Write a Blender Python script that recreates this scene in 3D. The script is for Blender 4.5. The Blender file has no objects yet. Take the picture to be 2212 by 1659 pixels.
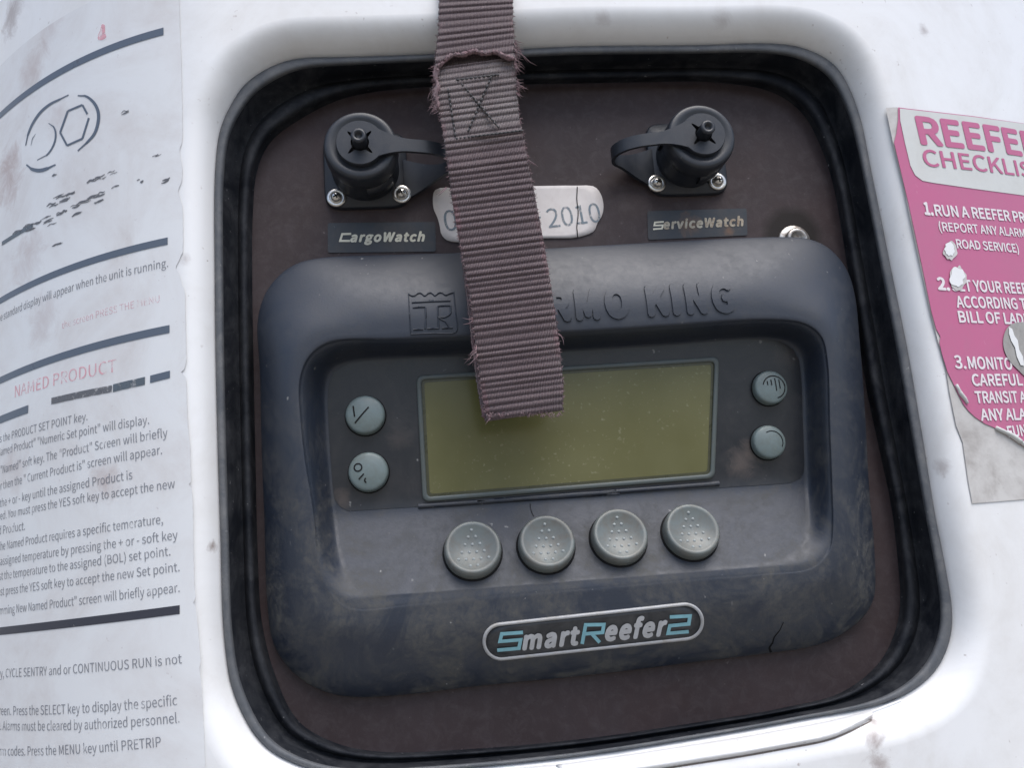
import bpy, bmesh, math, random
from mathutils import Vector, Matrix
from mathutils.bvhtree import BVHTree
import numpy as np
random.seed(7); rng = np.random.default_rng(11)
scene = bpy.context.scene
C = scene.collection

# ------------------------------------------------------------------ camera
F, CX, CY = 1660.0, 1106.0, 829.5         # focal length and centre, in units of a 2212 x 1659 frame
DIST, CAMZ = 0.225, 1.40                  # camera to mounting panel, camera height above the ground (m)
def cam_axes(vp, roll):
    n = np.array([vp[0]-CX, vp[1]-CY, F]); n /= np.linalg.norm(n)
    up = np.array([0., -1., 0.]); up -= up.dot(n)*n; up /= np.linalg.norm(up)
    r = np.cross(up, n) if np.cross(up, n)[0] > 0 else np.cross(n, up)
    c, s = math.cos(roll), math.sin(roll)
    return c*r + s*up, n, c*up - s*r
AX, AY, AZ = cam_axes((950, 1130), 0.055)
cam_d = bpy.data.cameras.new('camera'); cam = bpy.data.objects.new('camera', cam_d); C.objects.link(cam)
cam_d.sensor_fit = 'HORIZONTAL'; cam_d.sensor_width = 36; cam_d.lens = 36*F/2212
cam_d.clip_start = 0.005; cam_d.clip_end = 500
M = Matrix.Identity(4)
for i, sgn in ((0, 1), (1, -1), (2, -1)):
    for j, a in enumerate((AX, AY, AZ)): M[j][i] = sgn*a[i]
M.translation = Vector((0, -DIST, CAMZ)); cam.matrix_world = M
scene.camera = cam

# ------------------------------------------------------------------ sky, sun, exposure
SUN_EL, SUN_AZ = math.radians(66), math.radians(155)      # azimuth from +Y, towards +X
w = bpy.data.worlds.new('World'); scene.world = w; w.use_nodes = True
nt = w.node_tree; bg = nt.nodes['Background']
sky = nt.nodes.new('ShaderNodeTexSky'); sky.sky_type = 'NISHITA'; sky.sun_disc = False
sky.sun_elevation = SUN_EL; sky.sun_rotation = SUN_AZ; sky.air_density = 1.0; sky.dust_density = 3.0; sky.ozone_density = 1.0
nt.links.new(sky.outputs[0], bg.inputs[0]); bg.inputs[1].default_value = 0.11
sd = bpy.data.lights.new('sun', 'SUN'); sd.energy = 1.5; sd.angle = math.radians(50); sd.color = (1.0, 0.99, 0.975)
so = bpy.data.objects.new('sun', sd); C.objects.link(so)
sv = Vector((math.cos(SUN_EL)*math.sin(SUN_AZ), math.cos(SUN_EL)*math.cos(SUN_AZ), math.sin(SUN_EL)))
so.rotation_euler = sv.to_track_quat('Z', 'Y').to_euler(); so.location = sv*3
vs = scene.view_settings; vs.view_transform = 'Standard'; vs.look = 'None'; vs.gamma = 1; vs.exposure = 0.86
vs.use_curve_mapping = False
scene.render.engine = 'CYCLES'

# ------------------------------------------------------------------ helpers: geometry
def ray(px):
    v = np.array([px[0]-CX, px[1]-CY, F]); return np.array([v@AX, v@AY, v@AZ])
def at(px, d):                             # point of the plane d metres in front of the mounting panel
    r = ray(px); r = r*((DIST-d)/r[1]); return Vector((r[0], -d, r[2]+CAMZ))
def catmull(pts, n=14, closed=True):
    P = [np.array(p, float) for p in pts]; N = len(P); out = []
    for i in range(N if closed else N-1):
        if closed: a, b, c, d = P[i-1], P[i], P[(i+1) % N], P[(i+2) % N]
        else: a, b, c, d = P[max(i-1, 0)], P[i], P[i+1], P[min(i+2, N-1)]
        def tj(ti, p, q): return ti + max(np.linalg.norm(q-p), 1e-6)**0.5
        t0 = 0; t1 = tj(t0, a, b) if not np.allclose(a, b) else 0.5
        t2 = tj(t1, b, c); t3 = tj(t2, c, d) if not np.allclose(c, d) else t2+0.5
        if np.allclose(a, b): a = b-(c-b)*0.5
        if np.allclose(c, d): d = c+(c-b)*0.5
        for k in range(n):
            t = t1+(t2-t1)*k/n
            A1 = (t1-t)/(t1-t0)*a+(t-t0)/(t1-t0)*b; A2 = (t2-t)/(t2-t1)*b+(t-t1)/(t2-t1)*c
            A3 = (t3-t)/(t3-t2)*c+(t-t2)/(t3-t2)*d
            B1 = (t2-t)/(t2-t0)*A1+(t-t0)/(t2-t0)*A2; B2 = (t3-t)/(t3-t1)*A2+(t-t1)/(t3-t1)*A3
            out.append((t2-t)/(t2-t1)*B1+(t-t1)/(t2-t1)*B2)
    if not closed: out.append(P[-1])
    return np.array(out)
K = 480
def star(pts, cen, K=K, smooth=2):         # smooth closed outline resampled at K equal angles round cen
    L = catmull(pts)-np.array(cen); th = np.unwrap(np.arctan2(L[:, 1], L[:, 0]))
    if th[-1] < th[0]: L = L[::-1]; th = np.unwrap(np.arctan2(L[:, 1], L[:, 0]))
    r = np.hypot(L[:, 0], L[:, 1]); a = np.linspace(0, 2*np.pi, K, endpoint=False)
    o = np.argsort(th % (2*np.pi)); rr = np.interp(a, (th % (2*np.pi))[o], r[o], period=2*np.pi)
    for _ in range(smooth): rr = 0.25*np.roll(rr, 1)+0.5*rr+0.25*np.roll(rr, -1)
    return np.stack([np.cos(a)*rr, np.sin(a)*rr], 1)+np.array(cen)
def loft(rings, cap_end=False, closed=True):
    V = []; Fc = []; n = len(rings[0])
    for r in rings: V += [Vector(p) for p in r]
    for k in range(len(rings)-1):
        for i in range(n if closed else n-1):
            j = (i+1) % n; a = k*n
            Fc.append((a+i, a+j, a+n+j, a+n+i))
    if cap_end:
        c = sum((Vector(p) for p in rings[-1]), Vector())/n; V.append(c); a = (len(rings)-1)*n
        for i in range(n): Fc.append((a+i, a+(i+1) % n, len(V)-1))
    return V, Fc
def merge(*parts):
    V = []; Fc = []
    for v, f in parts:
        o = len(V); V += list(v); Fc += [tuple(i+o for i in q) for q in f]
    return V, Fc
WL = {}
def mk(name, vf, mat, parent=None, smooth=True, recalc=True, kind=None, uv=None, label=None):
    V, Fc = vf; V = [Vector(v) for v in V]
    c = (Vector((min(v.x for v in V), min(v.y for v in V), min(v.z for v in V))) +
         Vector((max(v.x for v in V), max(v.y for v in V), max(v.z for v in V))))/2
    me = bpy.data.meshes.new(name); me.from_pydata([v-c for v in V], [], Fc); me.update()
    if recalc:
        bm = bmesh.new(); bm.from_mesh(me); bmesh.ops.recalc_face_normals(bm, faces=bm.faces); bm.to_mesh(me); bm.free()
    if smooth: me.polygons.foreach_set('use_smooth', [True]*len(me.polygons))
    if uv is not None:
        ul = me.uv_layers.new(name='UVMap')
        for lp in me.loops: ul.data[lp.index].uv = uv[lp.vertex_index]
    me.materials.append(mat)
    o = bpy.data.objects.new(name, me); C.objects.link(o); o.location = c; WL[o] = c
    if parent:
        o.parent = parent; o.matrix_parent_inverse = Matrix.Translation(-WL[parent])
    if kind: o['kind'] = kind
    if label: o['label'] = label
    return o
def thing(name, label, cat, loc, group=None):
    o = bpy.data.objects.new(name, None); C.objects.link(o); o.location = loc; WL[o] = Vector(loc)
    o.empty_display_size = 0.01
    return tag(o, label, cat, group)
def tag(o, label, cat, group=None):
    o['label'] = label; o['category'] = cat
    if group: o['group'] = group
    return o
def frame(axis, hint=Vector((0, 0, 1))):
    w_ = Vector(axis).normalized(); u = hint.cross(w_)
    if u.length < 1e-4: u = Vector((1, 0, 0)).cross(w_)
    u.normalize(); return u, w_.cross(u), w_
def revolve(prof, cen, axis, n=48, a0=0.0):  # prof: (radius, height along axis)
    u, v, w_ = frame(axis); rings = []
    for r, h in prof:
        rings.append([Vector(cen)+(u*math.cos(a0+2*math.pi*i/n)+v*math.sin(a0+2*math.pi*i/n))*max(r, 1e-6)+w_*h for i in range(n)])
    return loft(rings)
def tube(path, rad, n=8, taper=None):
    P = [Vector(p) for p in path]; rings = []
    ref = None
    for i, p in enumerate(P):
        t = (P[min(i+1, len(P)-1)]-P[max(i-1, 0)]).normalized()
        if ref is None: ref = t.orthogonal()
        ref = (ref-t*ref.dot(t)).normalized(); b = t.cross(ref)
        r = rad(i/(len(P)-1)) if callable(rad) else rad
        rings.append([p+(ref*math.cos(2*math.pi*k/n)+b*math.sin(2*math.pi*k/n))*r for k in range(n)])
    V, Fc = loft(rings, cap_end=True)
    V.append(P[0]); 
    for k in range(n): Fc.append((k, (k+1) % n, len(V)-1))
    return V, Fc
def smooth01(t): t = min(max(t, 0.), 1.); return t*t*(3-2*t)
def softplus(x, w_): return w_*math.log1p(math.exp(min(x/w_, 60)))

# ------------------------------------------------------------------ helpers: materials
def N(nt, t, **kw):
    n = nt.nodes.new(t)
    for k, v in kw.items():
        if k.startswith('i_'): n.inputs[k[2:].replace('_', ' ')].default_value = v
        else: setattr(n, k, v)
    return n
def noise(nt, scale, detail=5, rough=0.6, vec=None, dist=0.0):
    n = N(nt, 'ShaderNodeTexNoise'); n.inputs['Scale'].default_value = scale; n.inputs['Detail'].default_value = detail
    n.inputs['Roughness'].default_value = rough; n.inputs['Distortion'].default_value = dist
    if vec is not None: nt.links.new(vec, n.inputs['Vector'])
    return n.outputs['Fac']
def ramp(nt, fac, stops):
    r = N(nt, 'ShaderNodeValToRGB'); e = r.color_ramp.elements
    while len(e) < len(stops): e.new(0.5)
    for el, (p, c) in zip(e, stops):
        el.position = p; el.color = (c, c, c, 1) if isinstance(c, (int, float)) else (*c, 1)
    nt.links.new(fac, r.inputs[0]); return r.outputs[0]
def mix(nt, fac, a, b, mode='MIX'):
    m = N(nt, 'ShaderNodeMix', data_type='RGBA', blend_type=mode)
    for s, v in ((0, fac), (6, a), (7, b)):
        if isinstance(v, (int, float)): m.inputs[s].default_value = v
        elif isinstance(v, tuple): m.inputs[s].default_value = (*v, 1)
        else: nt.links.new(v, m.inputs[s])
    return m.outputs[2]
def math_(nt, op, a, b=0.0):
    m = N(nt, 'ShaderNodeMath', operation=op)
    for s, v in ((0, a), (1, b)):
        if isinstance(v, (int, float)): m.inputs[s].default_value = v
        else: nt.links.new(v, m.inputs[s])
    return m.outputs[0]
def base_mat(name, rough=0.5, spec=0.5, metal=0.0):
    m = bpy.data.materials.new(name); m.use_nodes = True; nt = m.node_tree; b = nt.nodes['Principled BSDF']
    b.inputs['Roughness'].default_value = rough; b.inputs['Specular IOR Level'].default_value = spec; b.inputs['Metallic'].default_value = metal
    geo = N(nt, 'ShaderNodeNewGeometry').outputs['Position']
    return m, nt, b, geo
def bump(nt, b, h, strength=0.3, dist=0.0003, prev=None):
    n = N(nt, 'ShaderNodeBump'); n.inputs['Strength'].default_value = strength; n.inputs['Distance'].default_value = dist
    nt.links.new(h, n.inputs['Height'])
    if prev is not None: nt.links.new(prev, n.inputs['Normal'])
    nt.links.new(n.outputs[0], b.inputs['Normal']); return n.outputs[0]
def worn(name, col, dirt=(0.2, 0.19, 0.17), amount=0.4, scale=60, rough=0.5, spec=0.4, speck=0.0, speck_col=(0.5, 0.5, 0.48),
         bumpy=0.15, metal=0.0, rvar=0.15, speck_scale=700):
    m, nt, b, P = base_mat(name, rough, spec, metal)
    n1 = noise(nt, scale, 9, 0.68, P, 0.8); n2 = noise(nt, scale*3.7, 6, 0.7, P, 0.4)
    f = math_(nt, 'MULTIPLY', math_(nt, 'MULTIPLY', ramp(nt, n1, [(0.40, 0.0), (0.62, 1.0)]), ramp(nt, n2, [(0.32, 0.35), (0.62, 1.0)])), amount)
    c = mix(nt, f, col, dirt)
    if speck > 0:
        s = ramp(nt, noise(nt, speck_scale, 2, 0.5, P), [(0.70, 0.0), (0.78, 1.0)])
        s2 = ramp(nt, noise(nt, speck_scale*0.12, 3, 0.5, P), [(0.45, 0.0), (0.62, 1.0)])
        c = mix(nt, math_(nt, 'MULTIPLY', math_(nt, 'MULTIPLY', s, s2), speck), c, speck_col)
    nt.links.new(c, b.inputs['Base Color'])
    nt.links.new(math_(nt, 'ADD', math_(nt, 'MULTIPLY', n1, rvar*2), rough-rvar), b.inputs['Roughness'])
    if bumpy: bump(nt, b, noise(nt, 2500, 3, 0.6, P), bumpy, 0.0001)
    return m
def spots(m, L, col):
    nt = m.node_tree; b = nt.nodes['Principled BSDF']; lk = b.inputs['Base Color'].links[0]; c = lk.from_socket; nt.links.remove(lk)
    P = N(nt, 'ShaderNodeNewGeometry').outputs['Position']; n1 = noise(nt, 110, 8, 0.75, P, 1.0)
    for pt, rad, amt in L:
        vm = N(nt, 'ShaderNodeVectorMath', operation='DISTANCE'); nt.links.new(P, vm.inputs[0]); vm.inputs[1].default_value = pt
        g = math_(nt, 'SUBTRACT', 1.0, math_(nt, 'MULTIPLY', vm.outputs['Value'], 1.0/rad))
        f = ramp(nt, math_(nt, 'ADD', g, math_(nt, 'MULTIPLY', math_(nt, 'SUBTRACT', n1, 0.5), 2.2)), [(0.25, 0.0), (0.95, amt)])
        f = math_(nt, 'MULTIPLY', f, ramp(nt, g, [(0.0, 0.0), (0.25, 1.0)])); c = mix(nt, f, c, col)
    nt.links.new(c, b.inputs['Base Color'])
def print_mat(name, col, fade=0.25, rough=0.5, scale=260, lo=0.5):
    m, nt, b, P = base_mat(name, rough, 0.4); b.inputs['Base Color'].default_value = (*col, 1)
    out = nt.nodes['Material Output']; tr = N(nt, 'ShaderNodeBsdfTransparent'); ms = N(nt, 'ShaderNodeMixShader')
    f = ramp(nt, noise(nt, scale, 5, 0.7, P), [(lo, fade), (lo+0.14, 0.95)]) if fade < 0.9 else None
    g = ramp(nt, noise(nt, scale, 6, 0.7, P), [(lo, fade), (lo+0.16, min(fade+0.75, 0.97))])
    nt.links.new(g, ms.inputs[0]); nt.links.new(b.outputs[0], ms.inputs[1]); nt.links.new(tr.outputs[0], ms.inputs[2])
    nt.links.new(ms.outputs[0], out.inputs[0]); return m

m_white = worn('white_gelcoat', (0.80, 0.81, 0.82), (0.52, 0.49, 0.45), 0.30, 26, 0.35, 0.5, 0.8, (0.35, 0.30, 0.28), 0.05, speck_scale=520)
m_paper = worn('label_film', (0.74, 0.755, 0.77), (0.52, 0.47, 0.45), 0.45, 28, 0.4, 0.5, 0.5, (0.45, 0.40, 0.40), 0.04)
m_rubber = worn('black_rubber', (0.0085, 0.0105, 0.0155), (0.060, 0.063, 0.070), 0.65, 75, 0.75, 0.2, 1.0, (0.26, 0.26, 0.27), 0.3)
m_rubber_edge = worn('lit_rubber_edge', (0.085, 0.093, 0.105), (0.19, 0.19, 0.19), 0.6, 120, 0.6, 0.4, 0.6, (0.35, 0.35, 0.35), 0.3)  # flange grey paints in the light it catches, under real dust specks
m_body, nt, b, P = base_mat('charcoal_plastic', 0.45, 0.68)
sp3 = N(nt, 'ShaderNodeSeparateXYZ'); nt.links.new(P, sp3.inputs[0])
low = N(nt, 'ShaderNodeMapRange'); nt.links.new(sp3.outputs[2], low.inputs[0])          # splashed dirt lies on the lower half
low.inputs[1].default_value = CAMZ+0.045; low.inputs[2].default_value = CAMZ-0.035; low.inputs[3].default_value = 0.18; low.inputs[4].default_value = 1.0
n1 = noise(nt, 55, 10, 0.72, P, 1.2); n2 = noise(nt, 420, 5, 0.7, P, 0.5); n3 = noise(nt, 1500, 3, 0.6, P)
film = math_(nt, 'MULTIPLY', ramp(nt, n1, [(0.42, 0.0), (0.60, 1.0)]), ramp(nt, n2, [(0.36, 0.25), (0.60, 1.0)]))
film = math_(nt, 'MULTIPLY', math_(nt, 'MULTIPLY', film, low.outputs[0]), 0.95)
c = mix(nt, film, (0.0135, 0.0205, 0.036), (0.078, 0.077, 0.072))
sc_v = N(nt, 'ShaderNodeMapping'); nt.links.new(P, sc_v.inputs[0]); sc_v.inputs['Scale'].default_value = (1.0, 1.0, 0.22); sc_v.inputs['Rotation'].default_value = (0, 0.35, 0)
scr = ramp(nt, noise(nt, 620, 3, 0.6, sc_v.outputs[0]), [(0.70, 0.0), (0.78, 1.0)])
c = mix(nt, math_(nt, 'MULTIPLY', math_(nt, 'MULTIPLY', scr, ramp(nt, noise(nt, 45, 3, 0.5, P), [(0.46, 0.0), (0.62, 1.0)])), 0.55), c, (0.22, 0.22, 0.215))
sk = math_(nt, 'MULTIPLY', ramp(nt, noise(nt, 520, 2, 0.5, P), [(0.73, 0.0), (0.79, 1.0)]), ramp(nt, noise(nt, 60, 3, 0.5, P), [(0.46, 0.0), (0.6, 0.8)]))
nt.links.new(mix(nt, sk, c, (0.30, 0.30, 0.29)), b.inputs['Base Color'])
nt.links.new(math_(nt, 'ADD', math_(nt, 'ADD', math_(nt, 'MULTIPLY', film, 0.35), math_(nt, 'MULTIPLY', n2, 0.16)), 0.43), b.inputs['Roughness'])
bump(nt, b, math_(nt, 'ADD', n3, math_(nt, 'MULTIPLY', scr, -0.6)), 0.22, 0.00012)
m_black = worn('black_plastic', (0.017, 0.021, 0.029), (0.05, 0.05, 0.052), 0.35, 150, 0.42, 0.5, 0.3, (0.2, 0.2, 0.2), 0.2)
m_dark = worn('dark_gap', (0.008, 0.008, 0.009), (0.02, 0.02, 0.02), 0.3, 150, 0.7, 0.2)
m_key = worn('grey_green_key', (0.150, 0.195, 0.198), (0.11, 0.12, 0.10), 0.5, 160, 0.42, 0.5, 0.2, (0.12, 0.12, 0.11), 0.1)
m_keyw = worn('worn_grey_key', (0.135, 0.155, 0.152), (0.115, 0.100, 0.080), 0.75, 140, 0.38, 0.5, 0.2, (0.1, 0.1, 0.09), 0.1)
m_dot = worn('pale_grip_dot', (0.32, 0.35, 0.35), (0.2, 0.2, 0.2), 0.4, 200, 0.65, 0.2)
m_lcdframe = worn('lcd_bezel', (0.088, 0.108, 0.108), (0.10, 0.10, 0.08), 0.5, 160, 0.45, 0.5, 0.3, (0.3, 0.32, 0.3))
m_metal = worn('bright_steel', (0.72, 0.71, 0.68), (0.35, 0.30, 0.24), 0.6, 300, 0.30, 0.5, metal=1.0)
m_plate = worn('name_plate', (0.022, 0.028, 0.036), (0.07, 0.058, 0.05), 0.5, 90, 0.42, 0.5, 0.9, (0.28, 0.29, 0.28))
m_cream = worn('cream_print', (0.72, 0.70, 0.58), (0.36, 0.31, 0.22), 0.4, 260, 0.5, 0.4)
m_rustprint = worn('stained_cream_print', (0.55, 0.52, 0.42), (0.16, 0.075, 0.03), 1.0, 130, 0.5, 0.4)
m_silver = worn('silver_print', (0.50, 0.51, 0.53), (0.36, 0.35, 0.33), 0.5, 220, 0.40, 0.5)
m_ring = worn('silver_rim', (0.42, 0.43, 0.45), (0.30, 0.28, 0.24), 0.7, 120, 0.35, 0.5)
m_cyan = worn('pale_blue_print', (0.23, 0.48, 0.55), (0.17, 0.32, 0.36), 0.4, 260, 0.4, 0.5)
m_badge = worn('badge_face', (0.028, 0.030, 0.034), (0.075, 0.075, 0.075), 0.6, 160, 0.38, 0.5)
m_pink = worn('pink_vinyl', (0.50, 0.130, 0.255), (0.45, 0.155, 0.26), 0.6, 50, 0.5, 0.4, 0.15, (0.75, 0.6, 0.68), 0.04)
m_pinkw = worn('white_vinyl_print', (0.76, 0.73, 0.75), (0.62, 0.48, 0.55), 0.4, 300, 0.5, 0.4)
m_head = worn('off_white_vinyl', (0.60, 0.615, 0.60), (0.52, 0.52, 0.50), 0.5, 70, 0.5, 0.4, 0.2, (0.4, 0.4, 0.38), 0.03)
m_resid = worn('adhesive_residue', (0.58, 0.57, 0.555), (0.30, 0.275, 0.26), 0.85, 34, 0.5, 0.4, 0.5, (0.3, 0.28, 0.26))
m_seam = print_mat('dirty_seam', (0.17, 0.14, 0.12), 0.0, 0.7, 200, 0.56)
m_bar2 = print_mat('dark_slate_print', (0.045, 0.048, 0.065), 0.0, 0.4, 150, 0.62)
m_bar = print_mat('slate_print', (0.105, 0.130, 0.170), 0.0, 0.4, 150, 0.62)
m_barw = print_mat('broken_slate_print', (0.10, 0.125, 0.15), 0.0, 0.4, 420, 0.50)
m_text = print_mat('grey_text_print', (0.21, 0.22, 0.25), 0.14, 0.5, 340, 0.53)
m_redtext = print_mat('faded_red_print', (0.78, 0.36, 0.42), 0.30, 0.5, 260, 0.46)
m_redfaint = print_mat('very_faded_red_print', (0.74, 0.44, 0.49), 0.45, 0.5, 260, 0.46)
m_flake = print_mat('flaked_dark_print', (0.13, 0.135, 0.15), 0.0, 0.5, 600, 0.48)
m_date = worn('date_sticker_paper', (0.78, 0.74, 0.72), (0.58, 0.52, 0.50), 0.4, 120, 0.6, 0.3, 0.3, (0.4, 0.35, 0.33))
m_dateink = print_mat('faded_blue_grey_ink', (0.20, 0.25, 0.29), 0.05, 0.6, 600, 0.5)
m_thread = worn('webbing_fibre', (0.21, 0.16, 0.17), (0.27, 0.15, 0.17), 0.6, 300, 0.9, 0.1, bumpy=0)
m_stitch = worn('stitch_thread', (0.085, 0.085, 0.09), (0.16, 0.15, 0.15), 0.5, 400, 0.9, 0.1, bumpy=0)
# olive liquid crystal display under a dusty window
m_lcd, nt, b, P = base_mat('lcd_glass', 0.2, 0.45)
c = mix(nt, ramp(nt, noise(nt, 30, 4, 0.5, P), [(0.35, 0.0), (0.7, 1.0)]), (0.108, 0.106, 0.040), (0.150, 0.147, 0.068))
sp = math_(nt, 'MULTIPLY', ramp(nt, noise(nt, 850, 2, 0.5, P), [(0.63, 0.0), (0.75, 0.75)]), ramp(nt, noise(nt, 60, 2, 0.5, P), [(0.36, 0.0), (0.60, 0.8)]))
nt.links.new(mix(nt, sp, c, (0.27, 0.265, 0.17)), b.inputs['Base Color'])
nt.links.new(math_(nt, 'ADD', math_(nt, 'MULTIPLY', noise(nt, 90, 6, 0.7, P), 0.25), 0.1), b.inputs['Roughness'])
# woven webbing: ribs are geometry, the yarn is fine relief
m_web, nt, b, P = base_mat('mauve_webbing', 0.9, 0.12)
uvn = N(nt, 'ShaderNodeUVMap').outputs[0]; sx = N(nt, 'ShaderNodeSeparateXYZ'); nt.links.new(uvn, sx.inputs[0])
yarn = math_(nt, 'SINE', math_(nt, 'ADD', math_(nt, 'MULTIPLY', sx.outputs[0], 330.0), math_(nt, 'MULTIPLY', noise(nt, 900, 2, 0.5, P), 5.0)))
col = mix(nt, ramp(nt, noise(nt, 70, 6, 0.65, P), [(0.3, 0.0), (0.75, 1.0)]), (0.098, 0.063, 0.072), (0.150, 0.106, 0.116))
dusty = ramp(nt, sx.outputs[1], [(0.0, 0.0), (0.135, 0.0), (0.17, 0.75), (0.30, 0.65), (0.36, 0.0)])
col = mix(nt, math_(nt, 'MULTIPLY', dusty, ramp(nt, noise(nt, 120, 5, 0.6, P), [(0.25, 0.3), (0.7, 1.0)])), col, (0.25, 0.225, 0.222))
edge = ramp(nt, sx.outputs[0], [(0.0, 1.0), (0.045, 0.55), (0.075, 0.0), (0.93, 0.0), (0.985, 0.7)])
col = mix(nt, math_(nt, 'MULTIPLY', edge, ramp(nt, noise(nt, 160, 4, 0.6, P), [(0.50, 0.0), (0.68, 0.8)])), col, (0.30, 0.13, 0.155))
col = mix(nt, ramp(nt, yarn, [(0.3, 0.0), (1.0, 0.36)]), col, (0.33, 0.27, 0.28))
nt.links.new(col, b.inputs['Base Color'])
hb = math_(nt, 'ADD', math_(nt, 'MULTIPLY', yarn, 0.5), noise(nt, 2200, 4, 0.7, P)); bump(nt, b, hb, 0.9, 0.00035)
b.inputs['Sheen Weight'].default_value = 0.25

# ================================================================== SHELL (white outer skin with rounded opening)
CEN = (1225, 880)
L0 = [(649,130),(729,127),(927,120),(1080,112),(1236,104),(1501,101),(1667,98),(1733,108),(1800,145),(1845,228),(1883,396),(1920,581),
      (1956,760),(1987,940),(2016,1116),(2035,1214),(2051,1319),(2047,1378),(2014,1449),(1931,1509),(1721,1554),(1525,1589),(1250,1632),
      (921,1664),(760,1671),(660,1655),(572,1607),(510,1500),(489,1385),(480,1149),(474,950),(470,780),(468,600),(469,367),(480,281),(502,232),(533,186),(596,145)]
LI = [(640,262),(745,211),(927,187),(1080,183),(1236,180),(1400,177),(1535,177),(1667,198),(1733,244),(1773,317),(1800,400),(1828,560),
      (1850,700),(1874,850),(1901,977),(1927,1104),(1941,1230),(1945,1300),(1935,1360),(1901,1430),(1819,1496),(1689,1530),(1525,1558),
      (1250,1598),(1000,1620),(823,1625),(725,1606),(644,1558),(595,1460),(566,1345),(557,1200),(552,1000),(548,800),(545,600),(546,466),(556,365),(585,305)]
l0 = star(L0, CEN); li = star(LI, CEN)
D_RIM, D_SH = 0.0115, 0.0200
XL = at((440, 800), D_SH).x
def x_right(z):                             # where the right flank starts to fall away
    a, b_ = at((1900, 240), D_SH), at((2080, 1200), D_SH); return a.x+(z-a.z)/(b_.z-a.z)*(b_.x-a.x)
def dshell(x, z):
    s = softplus(XL-x, 0.003); s2 = softplus(x-x_right(z), 0.004)
    q = min(s, 0.088); left = 0.25*s+4.3*q*q+2*4.3*q*(s-q)
    return D_SH-left-(0.27*s2+1.0*s2*s2)
base = [at(p, D_RIM) for p in l0]
nrm = []
for i in range(K):
    t = base[(i+2) % K]-base[i-2]; n_ = Vector((t.z, 0, -t.x)).normalized()
    if n_.dot(base[i]-at(CEN, D_RIM)) < 0: n_ = -n_
    nrm.append(n_)
RF = 0.0082
rings = [[Vector((p.x, -0.006, p.z))+n_*0.0004 for p, n_ in zip(base, nrm)]]
for k in range(0, 13):
    th = k/12*math.pi/2; o = RF*(0.35*k/12+0.65*(1-math.cos(th))); r = []
    for p, n_ in zip(base, nrm):
        q = p+n_*o; q.y = -(D_RIM+(dshell(q.x, q.z)-D_RIM)*math.sin(th)); r.append(q)
    rings.append(r)
last = rings[-1]; cw = at(CEN, D_SH)
for k in range(1, 91):
    f = (k/90)**2.0; r = []
    for p in last:
        dv = p-cw; sc = min(0.50/max(abs(dv.x), 1e-6), 0.45/max(abs(dv.z), 1e-6))
        x, z = p.x+(cw.x+dv.x*sc-p.x)*f, p.z+(cw.z+dv.z*sc-p.z)*f
        r.append(Vector((x, -dshell(x, z), z)))
    rings.append(r)
vf_shell = loft(rings)
shell = mk('wall', vf_shell, m_white, kind='structure')
shell['label'] = 'white moulded outer skin with a rounded rectangular opening'
bvh_shell = BVHTree.FromPolygons(*vf_shell)

# ------------------------------------------------------------------ surfaces to place print and parts on
class Flat:
    def __init__(s, d): s.d = d
    def uv(s, px): p = at(px, s.d); return Vector((p.x, p.z))
    def pt(s, u, v, h=0.): return Vector((u, -(s.d+h), v))
class Hit:
    def __init__(s, bvh): s.b = bvh
    def loc(s, px):
        r = Vector(ray(px)).normalized(); o = Vector((0, -DIST, CAMZ)); h = s.b.ray_cast(o, r)
        return h[0], (h[1] if h[1] is None or h[1].y < 0 else -h[1])
    def uv(s, px): p, n = s.loc(px); return Vector((p.x, p.z))
    def pt(s, u, v, h=0.):
        q = s.b.ray_cast(Vector((u, -0.2, v)), Vector((0, 1, 0)))[0]
        return Vector((u, (q.y if q else 0)-h, v))
class ShellLeft:                           # u is arc length along the bent skin
    xs = np.linspace(0.02, -0.30, 1600)
    ds = np.array([dshell(x, CAMZ) for x in xs])
    arc = -np.concatenate([[0], np.cumsum(np.hypot(np.diff(xs), np.diff(ds)))])
    def px(s, p):
        d = D_SH
        for _ in range(60):
            q = at(p, d); d = 0.5*d+0.5*dshell(q.x, q.z)
        return at(p, d)
    def uv(s, p):
        q = s.px(p); return Vector((np.interp(-q.x, -s.xs, s.arc), q.z))
    def pt(s, u, v, h=0.):
        x = float(np.interp(-u, -s.arc, s.xs)); return Vector((x, -(dshell(x, v)+h), v))
class ShellRight:
    def uv(s, p):
        d = D_SH
        for _ in range(60):
            q = at(p, d); d = 0.5*d+0.5*dshell(q.x, q.z)
        return Vector((q.x, q.z))
    def pt(s, u, v, h=0.): return Vector((u, -(dshell(u, v)+h), v))
SL, SR, PAN = ShellLeft(), ShellRight(), Flat(0.0)

# ------------------------------------------------------------------ lettering
_tc = {}
try: FONT = bpy.data.fonts.load(bpy.utils.resource_path('LOCAL')+'/datafiles/fonts/Noto Sans CJK Regular.woff2')   # a typeface that ships inside Blender
except Exception: FONT = None
def glyphs(body, bold=0.0, shear=0.0, extrude=0.0, space=1.0):
    key = (body, bold, shear, extrude, space)
    if key in _tc: return _tc[key]
    cu = bpy.data.curves.new('t', 'FONT'); cu.body = body; cu.offset = bold; cu.shear = shear; cu.extrude = extrude
    cu.resolution_u = 4
    if FONT: cu.font = FONT
    cu.space_character = space
    o = bpy.data.objects.new('t', cu); C.objects.link(o); bpy.context.view_layer.update()
    me = bpy.data.meshes.new_from_object(o.evaluated_get(bpy.context.evaluated_depsgraph_get()))
    V = [v.co.copy() for v in me.vertices]; Fc = [tuple(p.vertices) for p in me.polygons]
    bpy.data.objects.remove(o); bpy.data.curves.remove(cu); bpy.data.meshes.remove(me)
    _tc[key] = (V, Fc); return V, Fc
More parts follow.
